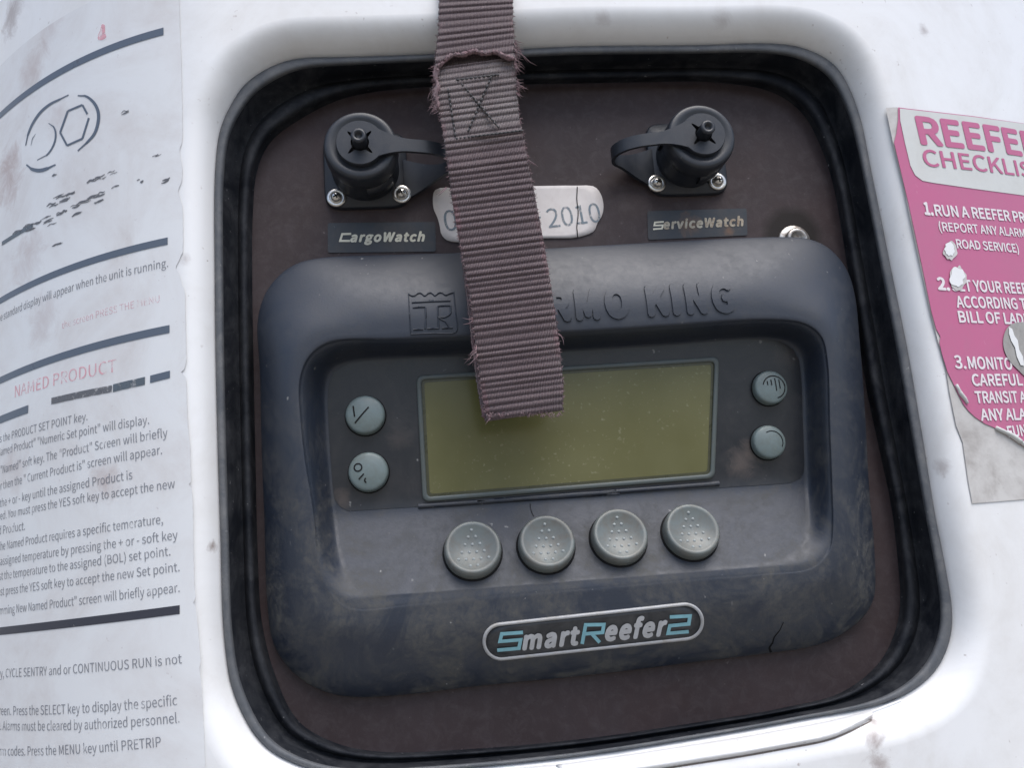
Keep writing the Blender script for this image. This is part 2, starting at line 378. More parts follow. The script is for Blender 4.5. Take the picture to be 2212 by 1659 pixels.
CAP = max(v.y for v in glyphs('H')[0])
def text_vf(body, pA, pB, hpx, surf, bold=0.0, shear=0.0, h=0.0003, emboss=0.0, space=1.0):
    V, Fc = glyphs(body, 0.0, shear, 0.05 if emboss else 0.0, space)
    x0, x1 = min(v.x for v in V), max(v.x for v in V); zm = max(v.z for v in V)
    A, B = surf.uv(pA), surf.uv(pB); e = B-A; up = Vector((-e.y, e.x)).normalized()
    mid = ((pA[0]+pB[0])/2, (pA[1]+pB[1])/2); hc = (surf.uv((mid[0], mid[1]-hpx))-surf.uv(mid)).length
    W = []
    if emboss:
        bm = bmesh.new(); bv = [bm.verts.new(v) for v in V]
        for f in Fc:
            try: bm.faces.new([bv[i] for i in f])
            except ValueError: pass
        for k in range(1, 10):
            bmesh.ops.bisect_plane(bm, geom=bm.verts[:]+bm.edges[:]+bm.faces[:], plane_co=(0, CAP*k/10, 0), plane_no=(0, 1, 0))
        bm.verts.index_update(); V = [v.co.copy() for v in bm.verts]; Fc = [tuple(v.index for v in f.verts) for f in bm.faces]; bm.free()
    sh = [(0, 0)]+([(bold*math.cos(k*math.pi/4), bold*math.sin(k*math.pi/4)) for k in range(8)] if bold > 0.002 else [])
    out = []
    for q, (bx, by) in enumerate(sh):
        W = []
        for v in V:
            p = A+e*((v.x+bx-x0)/(x1-x0))+up*((v.y+by)/CAP*hc)
            hh = h if not emboss else (emboss if v.z > 0 else -0.0006)
            W.append(surf.pt(p.x, p.y, hh+q*0.000004))
        out.append((W, Fc))
    return merge(*out)
def ribbon_vf(pts, wpx, surf, h=0.0003, closed=False, sub=6, taper=False, dome=0.0, straight=False):
    P = catmull(pts, sub, closed) if not straight else np.array(pts, float)
    if straight:
        Q = []
        for i in range(len(P)-1): Q += [P[i]+(P[i+1]-P[i])*k/sub for k in range(sub)]
        P = np.array(Q+[P[-1]])
    n = len(P); prof = [-1, 1] if not dome else [-1, -0.8, -0.4, 0, 0.4, 0.8, 1]; rows = []
    for i in range(n):
        a, b_ = (P[i-1], P[(i+1) % n]) if closed else (P[max(i-1, 0)], P[min(i+1, n-1)])
        t = (b_-a)/np.linalg.norm(b_-a); nn = np.array([-t[1], t[0]])
        wd = wpx(i/(n-1)) if callable(wpx) else wpx
        if taper: wd *= 0.25+0.75*math.sin(math.pi*(0.06+0.88*i/(n-1)))
        row = []
        for s in prof:
            q = surf.uv(tuple(P[i]+nn*s*wd/2)); row.append(surf.pt(q.x, q.y, h+dome*math.sqrt(max(0, 1-s*s))))
        rows.append(row)
    if closed: rows.append(rows[0])
    return loft(rows, closed=False)
def stroke_vf(pts, wpx, surf, h=0.0003):    # angular stroke with mitred corners
    P = [np.array(p, float) for p in pts]; n = len(P); rows = []
    for i in range(n):
        d1 = (P[i]-P[i-1]) if i else (P[1]-P[0]); d2 = (P[i+1]-P[i]) if i < n-1 else d1
        d1 = d1/np.linalg.norm(d1); d2 = d2/np.linalg.norm(d2)
        n1 = np.array([-d1[1], d1[0]]); n2 = np.array([-d2[1], d2[0]]); m = n1+n2; m = m/np.linalg.norm(m)
        k = min(1/max(m@n1, 0.3), 1.6); row = []
        for s in (-1, 1):
            q = surf.uv(tuple(P[i]+m*k*s*wpx/2)); row.append(surf.pt(q.x, q.y, h))
        rows.append(row)
    return loft(rows, closed=False)
def patch_vf(outline, surf, h, cen=None, rings=10, thick=0.0, smooth_out=True, K=160):
    """sheet with the given outline (px), lying on a surface; its rim drops back by thick"""
    cen = cen or tuple(np.mean(np.array(outline), 0))
    if smooth_out: o = star(outline, cen, K, 0)
    else:
        P = np.array(outline+[outline[0]], float); o = []
        for i in range(len(P)-1):
            m = max(2, int(np.linalg.norm(P[i+1]-P[i])/8)); o += [P[i]+(P[i+1]-P[i])*k/m for k in range(m)]
        o = np.array(o)
    R = []
    if thick:
        R.append([surf.pt(*surf.uv(tuple(p)), h-thick) for p in o])
    for k in range(rings):
        f = 1-k/rings
        R.append([surf.pt(*surf.uv(tuple(np.array(cen)+(p-np.array(cen))*f)), h) for p in o])
    return loft(R, cap_end=True)

# unseen ground sheet, added below the frame to bounce light upwards
gm, nt, b, P = base_mat('bounce_ground', 0.9, 0.2)
nt.links.new(mix(nt, noise(nt, 6, 8, 0.7, P), (0.17, 0.155, 0.13), (0.25, 0.23, 0.20)), b.inputs['Base Color'])
mk('ground', ([(-60, -60, 0), (60, -60, 0), (60, 60, 0), (-60, 60, 0)], [(0, 1, 2, 3)]), gm, kind='structure', smooth=False)

# ================================================================== SEAL round the opening
prof = [(-0.06, 0.0100), (-0.05, 0.0128), (0.0, 0.0136), (0.10, 0.0137), (0.16, 0.0130), (0.19, 0.0112), (0.34, 0.0080), (0.48, 0.0046), (0.56, 0.0032),
        (0.60, 0.0030), (0.64, 0.0042), (0.70, 0.0056), (0.78, 0.0060), (0.86, 0.0050), (0.91, 0.0030), (0.95, 0.0014), (1.0, 0.0004)]
def seal_ring(t, d):
    wob = np.array([0.0002*math.sin(i*0.13)+0.00015*math.sin(i*0.41+1) for i in range(K)])
    return [at(tuple(l0[i]+(li[i]-l0[i])*t), d+wob[i]*(1 if 0 < t < 0.9 else 0)) for i in range(K)]
seal = thing('rubber_seal', 'black rubber seal lining the rounded opening in the white skin', 'seal', at((1225, 1650), 0.012))
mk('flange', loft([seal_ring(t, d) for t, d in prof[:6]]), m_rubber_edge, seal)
mk('channel', loft([seal_ring(t, d) for t, d in prof[5:10]]), m_rubber, seal)
mk('bead', loft([seal_ring(t, d) for t, d in prof[9:]]), m_rubber, seal)
# pale sealing strip under the lower right of the seal
SH = Hit(bvh_shell)
tp = catmull([(1946,1511),(1880,1537),(1800,1558),(1700,1577),(1600,1595),(1480,1614),(1350,1634),(1200,1655),(1050,1668)], 8, False)
rows = []
for i, p in enumerate(tp):
    f = i/(len(tp)-1); wd = 6+32*smooth01(f*3.2); q = np.array([0.16, 0.985]); row = []
    for s_, h_ in ((-0.15, -0.001), (0.0, 0.0004), (0.25, 0.0011), (0.6, 0.0017), (0.88, 0.0020), (0.97, 0.0018), (1.0, 0.0010), (1.0, -0.001)):
        r_ = SH.loc(tuple(p+q*wd*s_)); row.append(r_[0]+r_[1]*h_*min(1, 0.25+f*4))
    rows.append(row)
strip = mk('trim_strip', loft(rows, closed=False), m_white)
mk('seam', ribbon_vf([tuple(np.array(p)+np.array([0.16, 0.985])*(6+32*smooth01(i/(len(tp)-1)*3.2)+1.5)) for i, p in enumerate(tp)][2::3], lambda t: 1.5+2.5*smooth01(t*4), SH, 0.0001, sub=4), m_seam, strip)
tag(strip, 'thin white moulded lip below the seal at lower right', 'trim')

# ================================================================== MOUNTING PANEL
m_panel, nt, b, P = base_mat('brown_panel', 0.6, 0.35)
n1 = ramp(nt, noise(nt, 35, 7, 0.6, P), [(0.3, 0.0), (0.75, 1.0)])
c = mix(nt, n1, (0.036, 0.024, 0.025), (0.054, 0.040, 0.043))
c = mix(nt, math_(nt, 'MULTIPLY', ramp(nt, noise(nt, 260, 8, 0.75, P, 0.6), [(0.46, 0.0), (0.66, 1.0)]), 0.30), c, (0.095, 0.080, 0.084))
c = mix(nt, math_(nt, 'MULTIPLY', ramp(nt, noise(nt, 24, 5, 0.6, P), [(0.5, 0.0), (0.7, 1.0)]), 0.35), c, (0.055, 0.027, 0.024))
sp = math_(nt, 'MULTIPLY', ramp(nt, noise(nt, 480, 2, 0.5, P), [(0.70, 0.0), (0.78, 0.8)]), ramp(nt, noise(nt, 60, 2, 0.5, P), [(0.5, 0.0), (0.62, 1.0)]))
c = mix(nt, sp, c, (0.26, 0.22, 0.22))
bolt_c = at((1712, 508), 0)
vm = N(nt, 'ShaderNodeVectorMath', operation='DISTANCE'); nt.links.new(P, vm.inputs[0]); vm.inputs[1].default_value = bolt_c
dn = math_(nt, 'ADD', vm.outputs['Value'], math_(nt, 'MULTIPLY', noise(nt, 300, 4, 0.6, P), 0.002))
rust = ramp(nt, math_(nt, 'MULTIPLY', dn, 84.0), [(0.0, 1.0), (0.70, 0.95), (1.0, 0.0)])
c = mix(nt, rust, c, (0.010, 0.0055, 0.0035)); nt.links.new(c, b.inputs['Base Color'])
bump(nt, b, noise(nt, 1500, 5, 0.6, P), 0.2, 0.0002)
pr = [[at(tuple(np.array(CEN)+(p-np.array(CEN))*f), 0.0) for p in li] for f in (1.12, 1.0, 0.9, 0.7, 0.4)]
panel = mk('mounting_panel', loft(pr, cap_end=True), m_panel)
tag(panel, 'dusty brown recessed panel behind the charcoal controller', 'panel')

# ================================================================== CONTROLLER
CC = (1230, 1000)
C0 = [(649,566),(702,556),(826,551),(994,546),(1178,537),(1408,524),(1678,512),(1744,515),(1791,536),(1828,580),(1846,634),(1857,736),(1868,882),
      (1879,1079),(1885,1133),(1891,1247),(1888,1293),(1866,1332),(1810,1376),(1754,1397),(1656,1412),(1525,1428),(1272,1459),(1020,1484),(889,1500),
      (758,1506),(693,1492),(632,1452),(592,1395),(578,1313),(571,1116),(566,996),(561,791),(556,698),(572,636),(608,590)]
R0 = [(714,740),(857,735),(1012,729),(1226,720),(1445,706),(1664,692),(1737,700),(1773,727),(1786,780),(1791,919),(1795,1028),(1797,1149),(1790,1191),
      (1754,1228),(1656,1240),(1525,1250),(1272,1272),(1020,1293),(889,1306),(768,1317),(735,1302),(706,1263),(689,1214),(680,1116),(661,996),(652,916),(649,822),(670,770)]
R1 = [(744,785),(857,774),(1012,768),(1226,758),(1445,744),(1650,731),(1700,740),(1726,766),(1734,812),(1738,919),(1742,1028),(1746,1120),(1740,1162),
      (1716,1194),(1656,1215),(1525,1226),(1272,1248),(1020,1268),(889,1280),(795,1288),(770,1270),(748,1235),(732,1190),(720,1100),(711,996),(705,890),(705,840),(715,805)]
c0, r0, r1 = star(C0, CC), star(R0, CC), star(R1, CC)
D_EDGE, D_FRONT, D_FLOOR = 0.0070, 0.0165, 0.0050
def tiltz(py): return (900-py)*0.0000055           # the face leans a little towards the viewer at the top
def floor_d(p):
    yc = 1112-(p[0]-710)*0.0630; yb = 1290-(p[0]-790)*0.0760
    t = (p[1]-yc)/(yb-yc); t = 0.05*math.log1p(math.exp(min(t/0.05, 60)))
    return D_FLOOR+0.0109*min(t, 1.0)
def ring_px(P, dfun): return [at(tuple(p), dfun(p)+tiltz(p[1])) for p in P]
rings = [[Vector((q.x, -0.0002, q.z)) for q in ring_px(c0, lambda p: D_EDGE)]]
for k in range(0, 25):
    t = (k/24)**1.6*0.955
    pr_ = math.sin(math.pi/2*min(t/0.80, 1))**0.80 if t > 0 else 0
    rings.append(ring_px(c0+(r0-c0)*t, lambda p: D_EDGE-0.0012+(D_FRONT-D_EDGE+0.0012)*pr_))
def rimk(p): return 1-0.9*smooth01((p[1]-1130)/90)
for t, dd in ((0.975, 0.0001), (0.99, 0.0004), (1.0, 0.0009)):
    rings.append(ring_px(c0+(r0-c0)*t, lambda p: D_FRONT-dd*rimk(p)))
for k in range(1, 15):
    t = k/14; P_ = r0+(r1-r0)*t; sm = t*t*(3-2*t)*0.7+t*0.3
    rings.append([at(tuple(p), (D_FRONT-0.0009*rimk(r0[i]))*(1-sm)+floor_d(p)*sm+tiltz(p[1])) for i, p in enumerate(P_)])
for k in range(1, 70):
    f = 1-k/70; rings.append(ring_px(np.array(CC)+(r1-np.array(CC))*f, floor_d))
vf_body = loft(rings, cap_end=True)
ctrl = thing('controller', 'charcoal plastic control unit with green display and eight grey keys', 'controller', at((1230, 1480), 0.0))
mk('housing', vf_body, m_body, ctrl)
bvh_c = BVHTree.FromPolygons(*vf_body); CS = Hit(bvh_c)

# dark overlay round the display, above the sloping shelf
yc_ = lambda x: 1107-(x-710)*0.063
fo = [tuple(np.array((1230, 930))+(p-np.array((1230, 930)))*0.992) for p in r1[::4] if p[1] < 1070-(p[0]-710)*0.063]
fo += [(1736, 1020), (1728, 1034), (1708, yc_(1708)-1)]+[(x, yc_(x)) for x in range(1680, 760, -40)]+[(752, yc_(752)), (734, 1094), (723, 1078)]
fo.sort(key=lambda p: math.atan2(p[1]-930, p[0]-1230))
m_face = worn('shade_toned_overlay', (0.012, 0.015, 0.021), (0.045, 0.043, 0.045), 0.7, 50, 0.32, 0.5, 0.9, (0.26, 0.26, 0.26), 0.08, speck_scale=420)  # overlay tone also paints in the front light blocked by the viewer
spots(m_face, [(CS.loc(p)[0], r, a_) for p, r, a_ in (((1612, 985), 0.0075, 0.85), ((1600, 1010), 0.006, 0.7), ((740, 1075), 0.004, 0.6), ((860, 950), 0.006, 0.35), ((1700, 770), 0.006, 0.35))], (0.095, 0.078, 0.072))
mk('shaded_face_panel', patch_vf(fo, CS, 0.00015, (1230, 930), 14, 0.0, False), m_face, ctrl)

# display
LCD = [(900,812),(1553,771),(1543,1033),(914,1084)]
def rrect(q, r, n=7):
    out = []; q = [np.array(p, float) for p in q]
    for i in range(4):
        p = q[i]; a = q[i-1]-p; b_ = q[(i+1) % 4]-p; a /= np.linalg.norm(a); b_ /= np.linalg.norm(b_)
        for k in range(n):
            s = k/(n-1); out.append((1-s)**2*(p+a*r)+2*s*(1-s)*p+s*s*(p+b_*r))
    return np.array(out)
def inset(q, k):
    q = [np.array(p, float) for p in q]; out = []
    for i in range(4):
        p = q[i]; a = q[i-1]-p; b_ = q[(i+1) % 4]-p; out.append(p+k*(a/np.linalg.norm(a)+b_/np.linalg.norm(b_)))
    return out
fl = D_FLOOR
def rr(k, r, d): return [at(tuple(p), d+tiltz(p[1])) for p in rrect(inset(LCD, k), r)]
disp = mk('display', loft([rr(-1, 17, fl-0.001), rr(-1, 17, fl+0.0010), rr(1, 16, fl+0.0013), rr(7, 13, fl+0.0013), rr(9, 11, fl+0.0011), rr(10, 10, fl+0.0004)]), m_lcdframe, ctrl,
          label='grey-green bezel round the olive display window')
mk('screen', loft([rr(9.5, 10, fl+0.0006), rr(60, 4, fl+0.0006), rr(120, 1, fl+0.0006)], cap_end=True), m_lcd, disp, smooth=False)
m_lcdedge = worn('screen_border', (0.050, 0.052, 0.026), (0.09, 0.09, 0.06), 0.5, 160, 0.3, 0.5)
mk('screen_border', loft([rr(9.6, 10, fl+0.00066), rr(15.5, 8, fl+0.00066)]), m_lcdedge, disp, smooth=False)
class FloorS:
    def uv(s, px): p = at(px, D_FLOOR+tiltz(px[1])); s.t = tiltz(px[1]); return Vector((p.x, p.z))
    def pt(s, u, v, h=0.): return Vector((u, -(D_FLOOR+s.t+h), v))
led = mk('ledge', ribbon_vf([(904,1094),(1100,1080),(1330,1062),(1552,1045)], 13, FloorS(), 0.0, sub=8, dome=0.0011), m_body, ctrl)

# keys
def key(px, r, hgt, mat, axis, dish, label, collar=True, dots=False):
    p, n_ = CS.loc(px); ax = Vector(axis).normalized()
    rr_ = r/F*(DIST+p.y)*1.02
    c_ = Vector(p)-ax*0.0006
    pf = [(rr_, -0.001), (rr_, hgt*0.62), (rr_*0.985, hgt*0.80), (rr_*0.95, hgt*0.93), (rr_*0.90, hgt)]
    for s in (0.8, 0.65, 0.5, 0.35, 0.2, 0.08, 0.0): pf.append((rr_*s, hgt-dish*(1-(s/0.9)**2)))
    k = mk('key', revolve(pf, c_, ax, 56), mat, ctrl, label=label)
    if collar:
        g = revolve([(rr_*1.0, 0.0), (rr_*1.0, 0.0005), (rr_*1.035, 0.0005), (rr_*1.055, 0.0004), (rr_*1.06, 0.0)], p, n_, 56)
        mk('key_collar', g, m_dark, ctrl)
    return k, c_, ax, rr_, hgt, dish
def on_key(kk, u, v, lift=0.00012):         # u, v in key radii, v up
    k, c_, ax, rr_, hgt, dish = kk; X, Y, Z = frame(ax)
    s2 = u*u+v*v
    hh = hgt-dish*(1-s2/0.81)
    return c_+(X*u+Y*v)*rr_+Z*(hh+lift)
def key_mark(kk, lines, wd, mat=m_dark):
    parts = []
    for ln in lines:
        P = [np.array(p, float) for p in ln]; rows = []
        for i in range(len(P)):
            t = P[min(i+1, len(P)-1)]-P[max(i-1, 0)]; t = t/np.linalg.norm(t); nn = np.array([-t[1], t[0]])
            rows.append([on_key(kk, *(P[i]+nn*s*wd/2)) for s in (-1, 1)])
        parts.append(loft(rows, closed=False))
    mk('symbol', merge(*parts), mat, kk[0])
axf = (0.0, -1.0, 0.05)
def seg(a, b_, n=6): return [tuple(np.array(a)+(np.array(b_)-np.array(a))*i/n) for i in range(n+1)]
def arc(cx, cy, r, a0, a1, n=18): return [(cx+r*math.cos(math.radians(a0+(a1-a0)*i/n)), cy+r*math.sin(math.radians(a0+(a1-a0)*i/n))) for i in range(n+1)]
k1 = key((790, 899), 41, 0.0034, m_key, axf, -0.0008, 'key marked with an on stroke, left of the display')
key_mark(k1, [seg((-0.56, 0.45), (-0.50, -0.12)), seg((-0.50, -0.44), (0.22, 0.34))], 0.075)
k2 = key((797, 1021), 41, 0.0034, m_key, axf, -0.0008, 'key marked with an off ring, left of the display')
key_mark(k2, [arc(-0.48, 0.22, 0.19, 0, 360, 24), seg((-0.46, -0.38), (-0.20, -0.12)), arc(-0.05, -0.45, 0.12, 120, 250, 8)], 0.07)
k3 = key((1659, 840), 38, 0.0032, m_key, axf, -0.0006, 'key with a striped disc symbol, right of the display')
key_mark(k3, [arc(0.12, -0.02, 0.66, 165, -80, 26)]+[seg((x, 0.50-abs(x-0.2)*0.35), (x, y)) for x, y in ((-0.26, 0.10), (-0.03, 0.08), (0.22, -0.25), (0.46, -0.15))], 0.06)
k4 = key((1656, 957), 37, 0.0032, m_key, axf, -0.0008, 'worn key with an open ring symbol, right of the display')
key_mark(k4, [arc(0.1, -0.02, 0.64, 118, -30, 20)], 0.05)
dotrows = [(0.66, [0.0]), (0.43, [-0.13, 0.13]), (0.17, [-0.26, 0.0, 0.26]), (-0.11, [-0.39, -0.13, 0.13, 0.39]), (-0.38, [-0.52, -0.26, 0.0, 0.26, 0.52]), (-0.64, [-0.13, 0.13])]
names = ['first', 'second', 'third', 'fourth']
for i, px in enumerate(((1021, 1194), (1179, 1181), (1335, 1166), (1489, 1155))):
    kk = key(px, 59, 0.0050, m_keyw, (0.0, -1.0, 0.42), 0.0018, names[i]+' dotted soft key from the left below the display', True)
    ds = []
    for v, us in dotrows:
        for u in us:
            p = on_key(kk, u, v, -0.0001); ds.append(revolve([(0.00046, 0), (0.00042, 0.0002), (0.00025, 0.00034), (0, 0.0004)], p, kk[2], 8))
    mk('grip_dots', merge(*ds), m_dot, kk[0])

# raised maker's name and emblem
mk('raised_lettering', text_vf('THERMO KING', (1020, 700), (1583, 670), 58, CS, 0.024, 0, emboss=0.00042, space=1.10), m_body, ctrl, smooth=False)
def c1(x, y): return (x*0.31057+515.2, y*0.31057+480.9)      # enlarged view of the emblem to frame units
em = [ribbon_vf([c1(*p) for p in ((1180,492),(1200,506),(1222,508),(1250,490),(1270,490),(1295,508),(1325,488),(1345,490),(1365,507),(1395,487),(1415,488),(1440,503),(1470,492),(1498,484))], 2.6, CS, 0, sub=4, dome=0.00036),
      ribbon_vf([c1(*p) for p in ((1182,494),(1190,640),(1198,765))], 2.6, CS, 0, sub=8, dome=0.00036),
      ribbon_vf([c1(*p) for p in ((1498,484),(1510,620),(1520,745),(1500,766),(1350,771),(1198,776))], 3.0, CS, 0, sub=8, dome=0.00036)]
for pts, wd in ((((1205,552),(1340,545),(1474,540)), 7), (((1212,590),(1300,585)), 4), (((1385,580),(1474,575)), 4), (((1300,590),(1303,660),(1300,738)), 5),
                (((1385,585),(1388,660),(1392,738)), 5), (((1474,578),(1474,630),(1440,655),(1390,660)), 5), (((1215,745),(1285,741)), 4.5), (((1312,739),(1390,735)), 4.5), (((1415,735),(1490,731)), 4.5), (((1390,660),(1440,690),(1470,730)), 5)):
    em.append(ribbon_vf([c1(*p) for p in pts], wd*0.8, CS, 0, sub=5, dome=0.00036))
mk('emblem', merge(*em), m_body, ctrl)

# badge
pa, pb = np.array((1083., 1386.)), np.array((1478., 1343.))
def pill(r, n=24):
    t = (pb-pa)/np.linalg.norm(pb-pa); a = math.atan2(t[1], t[0]); out = []
    for c_, s0 in ((pb, -math.pi/2), (pa, math.pi/2)):
        for k in range(n): th = a+s0+math.pi*k/(n-1); out.append(c_+r*np.array([math.cos(th), math.sin(th)]))
    full = []
    for i in range(len(out)):
        p, q = out[i], out[(i+1) % len(out)]; m = max(1, int(np.linalg.norm(q-p)/12))
        full += [p+(q-p)*k/m for k in range(m)]
    return full
def pill_ring(r, h): return [CS.pt(*CS.uv(tuple(p)), h) for p in pill(r)]
pc = (pa+pb)/2
def pill_in(f, h): return [CS.pt(*CS.uv(tuple(pc+(p-pc)*np.array([f, f]))), h) for p in pill(33)]
badge = mk('badge', loft([pill_ring(34, -0.0003), pill_ring(34, 0.0007), pill_in(0.8, 0.0007), pill_in(0.5, 0.0007), pill_in(0.2, 0.0007)], cap_end=True), m_badge, ctrl,
           label='black oval nameplate with silver rim')
mk('rim', loft([pill_ring(r, h) for r, h in ((41, -0.0004), (41, 0.0007), (39.5, 0.0011), (35.5, 0.0011), (33.5, 0.0006))]), m_ring, badge)
def c6(x, y): return (x*0.27174+987.5, y*0.27174+1253.7)
BH = 0.0010
for st in ([(520,412),(352,424),(338,484),(502,470),(488,538),(316,553)], [(988,504),(1016,352),(1160,350),(1150,412),(1012,424)], [(1066,424),(1128,492)],
           [(1682,290),(1842,282),(1832,345),(1682,360),(1668,420),(1832,406)]):
    mk('letter', stroke_vf([c6(*p) for p in st], 7.6, CS, BH), m_cyan, badge, smooth=False)
mk('lettering', text_vf('mart', c6(524, 545), c6(962, 502), 37, CS, 0.022, 0.2, BH, space=1.08), m_silver, badge, smooth=False)
mk('lettering', text_vf('eefer', c6(1178, 474), c6(1650, 430), 38, CS, 0.022, 0.2, BH, space=1.08), m_silver, badge, smooth=False)
# break in the lower edge and hairline above a key
mk('crack', merge(ribbon_vf([(1692,1345),(1684,1362),(1672,1378),(1668,1392)], lambda t: 1.2+2*t, CS, 0.0001, sub=5), ribbon_vf([(1668,1390),(1662,1400),(1665,1410)], lambda t: 3.5+2*t, CS, 0.0001, sub=4)), m_dark, ctrl)
mk('crack', ribbon_vf([(1145,1088),(1146,1098),(1149,1108),(1153,1116)], 1.6, CS, 0.0001), m_dark, ctrl)

# ================================================================== PANEL FITTINGS
def screw(cen, r_w, parent, slot=0.4):
    cen = Vector(cen); ax = Vector((0, -1, 0))
    s = mk('screw', revolve([(r_w*0.58, 0.0004), (r_w*0.57, 0.0011), (r_w*0.48, 0.0017), (r_w*0.3, 0.0021), (0, 0.0022)], cen, ax, 28), m_metal, parent)
    sl = []
    for a in (slot, slot+math.pi/2):
        d = Vector((math.cos(a), 0, math.sin(a))); n_ = Vector((-math.sin(a), 0, math.cos(a)))
        p = cen+Vector((0, -0.00225, 0)); e = [p+d*sx_*r_w*0.30+n_*sz*r_w*0.07 for sx_, sz in ((-1, -1), (1, -1), (1, 1), (-1, 1))]
        sl.append(([q for q in e]+[q+Vector((0, 0.0006, 0)) for q in e], [(0, 1, 2, 3), (0, 1, 5, 4), (1, 2, 6, 5), (2, 3, 7, 6), (3, 0, 4, 7)]))
    mk('cross_slot', merge(*sl), m_dark, s, smooth=False)
    mk('washer', revolve([(r_w, 0), (r_w, 0.0005), (r_w*0.95, 0.0007), (r_w*0.55, 0.0007), (r_w*0.5, 0.0003)], cen, ax, 32), m_metal, parent)
def connector(base_px, side, H, screws, label, tw):
    c_ = at(base_px, 0); ax = Vector((0, -1, 0))
    t = thing('data_port', label, 'connector', c_, 'capped data ports on the brown panel')
    h = 0.0126
    def sq(e, d):                                     # rounded square outline
        out = []
        for k in range(64):
            a = 2*math.pi*k/64; cx_, sz_ = math.cos(a), math.sin(a); n_ = 7
            r = (abs(cx_)**n_+abs(sz_)**n_)**(-1/n_); out.append(c_+Vector((cx_*r*e, -d, sz_*r*e*0.97)))
        return out
    mk('flange', loft([sq(h, 0), sq(h, 0.0016), sq(h*0.97, 0.0020), sq(h*0.5, 0.0020)], cap_end=True), m_black, t)
    mk('barrel', revolve([(0.0102, 0.0018), (0.0102, 0.005), (0.0099, 0.0056), (0.0098, H*0.55), (0.0098, H*0.62)], c_, ax, 64), m_black, t)
    # bayonet windows round the barrel
    for a in (-62, 40, 150):
        w0, w1 = math.radians(a-24), math.radians(a+24); pts = []
        for (rr2, d0) in ((0.0099, 0.0052), (0.0107, 0.0055), (0.0107, 0.0092), (0.0098, 0.0096)):
            pts.append([c_+Vector((rr2*math.cos(w0+(w1-w0)*k/10), -d0, rr2*math.sin(w0+(w1-w0)*k/10))) for k in range(11)])
        mk('bayonet_lug', loft(pts, closed=False), m_black, t)
    cap = mk('cap', revolve([(0.0095, H*0.55), (0.0104, H*0.60), (0.0106, H*0.66), (0.0106, H*0.86), (0.0104, H*0.92), (0.0100, H*0.955), (0.0095, H*0.965), (0.0082, H*0.97), (0.0078, H*0.955), (0.0050, H*0.955), (0.0020, H*0.955), (0, H*0.955)], c_, ax, 72), m_black, t)
    mk('post', revolve([(0.0021, H*0.95), (0.0020, H+0.0036), (0.0022, H+0.0040), (0.0022, H+0.0046), (0.0018, H+0.0050), (0.0011, H+0.0050), (0.0010, H+0.0040), (0, H+0.0040)], c_, ax, 32), m_black, cap)
    mk('slot', revolve([(0.0050, H*0.957), (0.0030, H*0.957), (0, H*0.957)], c_, ax, 40), m_dark, cap)
    # tether: slotted eye over the post, strap bent round to a tab on the flange
    n = 96; ro, ri = [], []
    for k in range(n):
        a = 2*math.pi*k/n; notch = max(0, math.cos(4*(a-math.pi/4)))**6
        ri.append((a, 0.0026+0.0022*notch)); ro.append((a, 0.0066))
    def rg(L, d): return [c_+Vector((r*math.cos(a), -d, r*math.sin(a))) for a, r in L]
    eye = loft([rg(ri, H*0.956), rg(ri, H+0.0008), rg(ro, H+0.0008), rg([(a, 0.0068) for a, _ in ro], H+0.0004), rg([(a, 0.0068) for a, _ in ro], H*0.956)])
    path = catmull([(0.0050, H+0.0002), (0.0090, H+0.0003), (0.0135, H), (0.0180, H-0.0006), (0.0212, H-0.0025), (0.0230, H*0.65), (0.0224, H*0.42), (0.0196, 0.0048), (0.0160, 0.0028), (0.0115, 0.0018)], 10, False)
    rows = []
    for i, (x, d) in enumerate(path):
        a, b_ = path[max(i-1, 0)], path[min(i+1, len(path)-1)]; tx, td = b_-a; l = math.hypot(tx, td); nx, nd = -td/l, tx/l
        f = i/(len(path)-1); wv = 0.0019+0.0024*max(0, 1-f*4.5)**1.5+0.0050*max(0, (f-0.72)/0.28)**1.5; th = 0.00055
        z0 = tw*f-0.0002*math.sin(f*6)
        x = x if x < 0.012 else 0.012+(x-0.012)*1.28
        rows.append([c_+Vector((side*(x+nx*s*th), -(d+nd*s*th), z0+q*wv)) for s, q in ((1, -1), (1, 1), (-1, 1), (-1, -1))])
    mk('tether', merge(eye, loft(rows)), m_black, t, smooth=False)
    for spx in screws: screw(at(spx, 0.0020), 0.0029, t, random.uniform(0, 1.5))
    return t
connector((791, 372), 1, 0.0185, [(727, 428), (868, 420)], 'black capped data port above the CargoWatch plate', -0.004)
connector((1480, 347), -1, 0.0170, [(1418, 397), (1549, 393)], 'black capped data port above the ServiceWatch plate', -0.0035)

def c4(x, y): return (x*0.33129+463.7, y*0.33129+68.7)
def c6b(x, y): return (x*0.33123+1236.5, y*0.33123+68.7)
pl = thing('name_plate', 'small dark plate reading CargoWatch under the left data port', 'name plate', at((825, 540), 0), 'name plates under the data ports')
P4 = [c4(737, 1246), c4(1440, 1238), c4(1442, 1432), c4(738, 1440)]
def plate(P, parent):
    f = Flat(0.0)
    def q(k, d): return [at(tuple(p), d) for p in rrect(inset(P, k), 5, 5)]
    mk('plate', loft([q(0, 0.0), q(0, 0.0003), q(12, 0.0003)], cap_end=True), m_plate, parent, smooth=False)
spots(m_plate, [(at((1492, 487), 0), 0.0062, 0.9), (at((1575, 500), 0), 0.003, 0.9)], (0.16, 0.085, 0.045))
plate(P4, pl); FP = Flat(0.0004)
mk('letter', stroke_vf([c4(890, 1316), c4(832, 1318), c4(818, 1362), c4(882, 1362)], 4.6, FP, 0), m_cream, pl, smooth=False)
mk('lettering', text_vf('argoWatch', c4(888, 1367), c4(1368, 1363), 18.5, FP, 0.020, 0.25, 0, space=1.08), m_cream, pl, smooth=False)
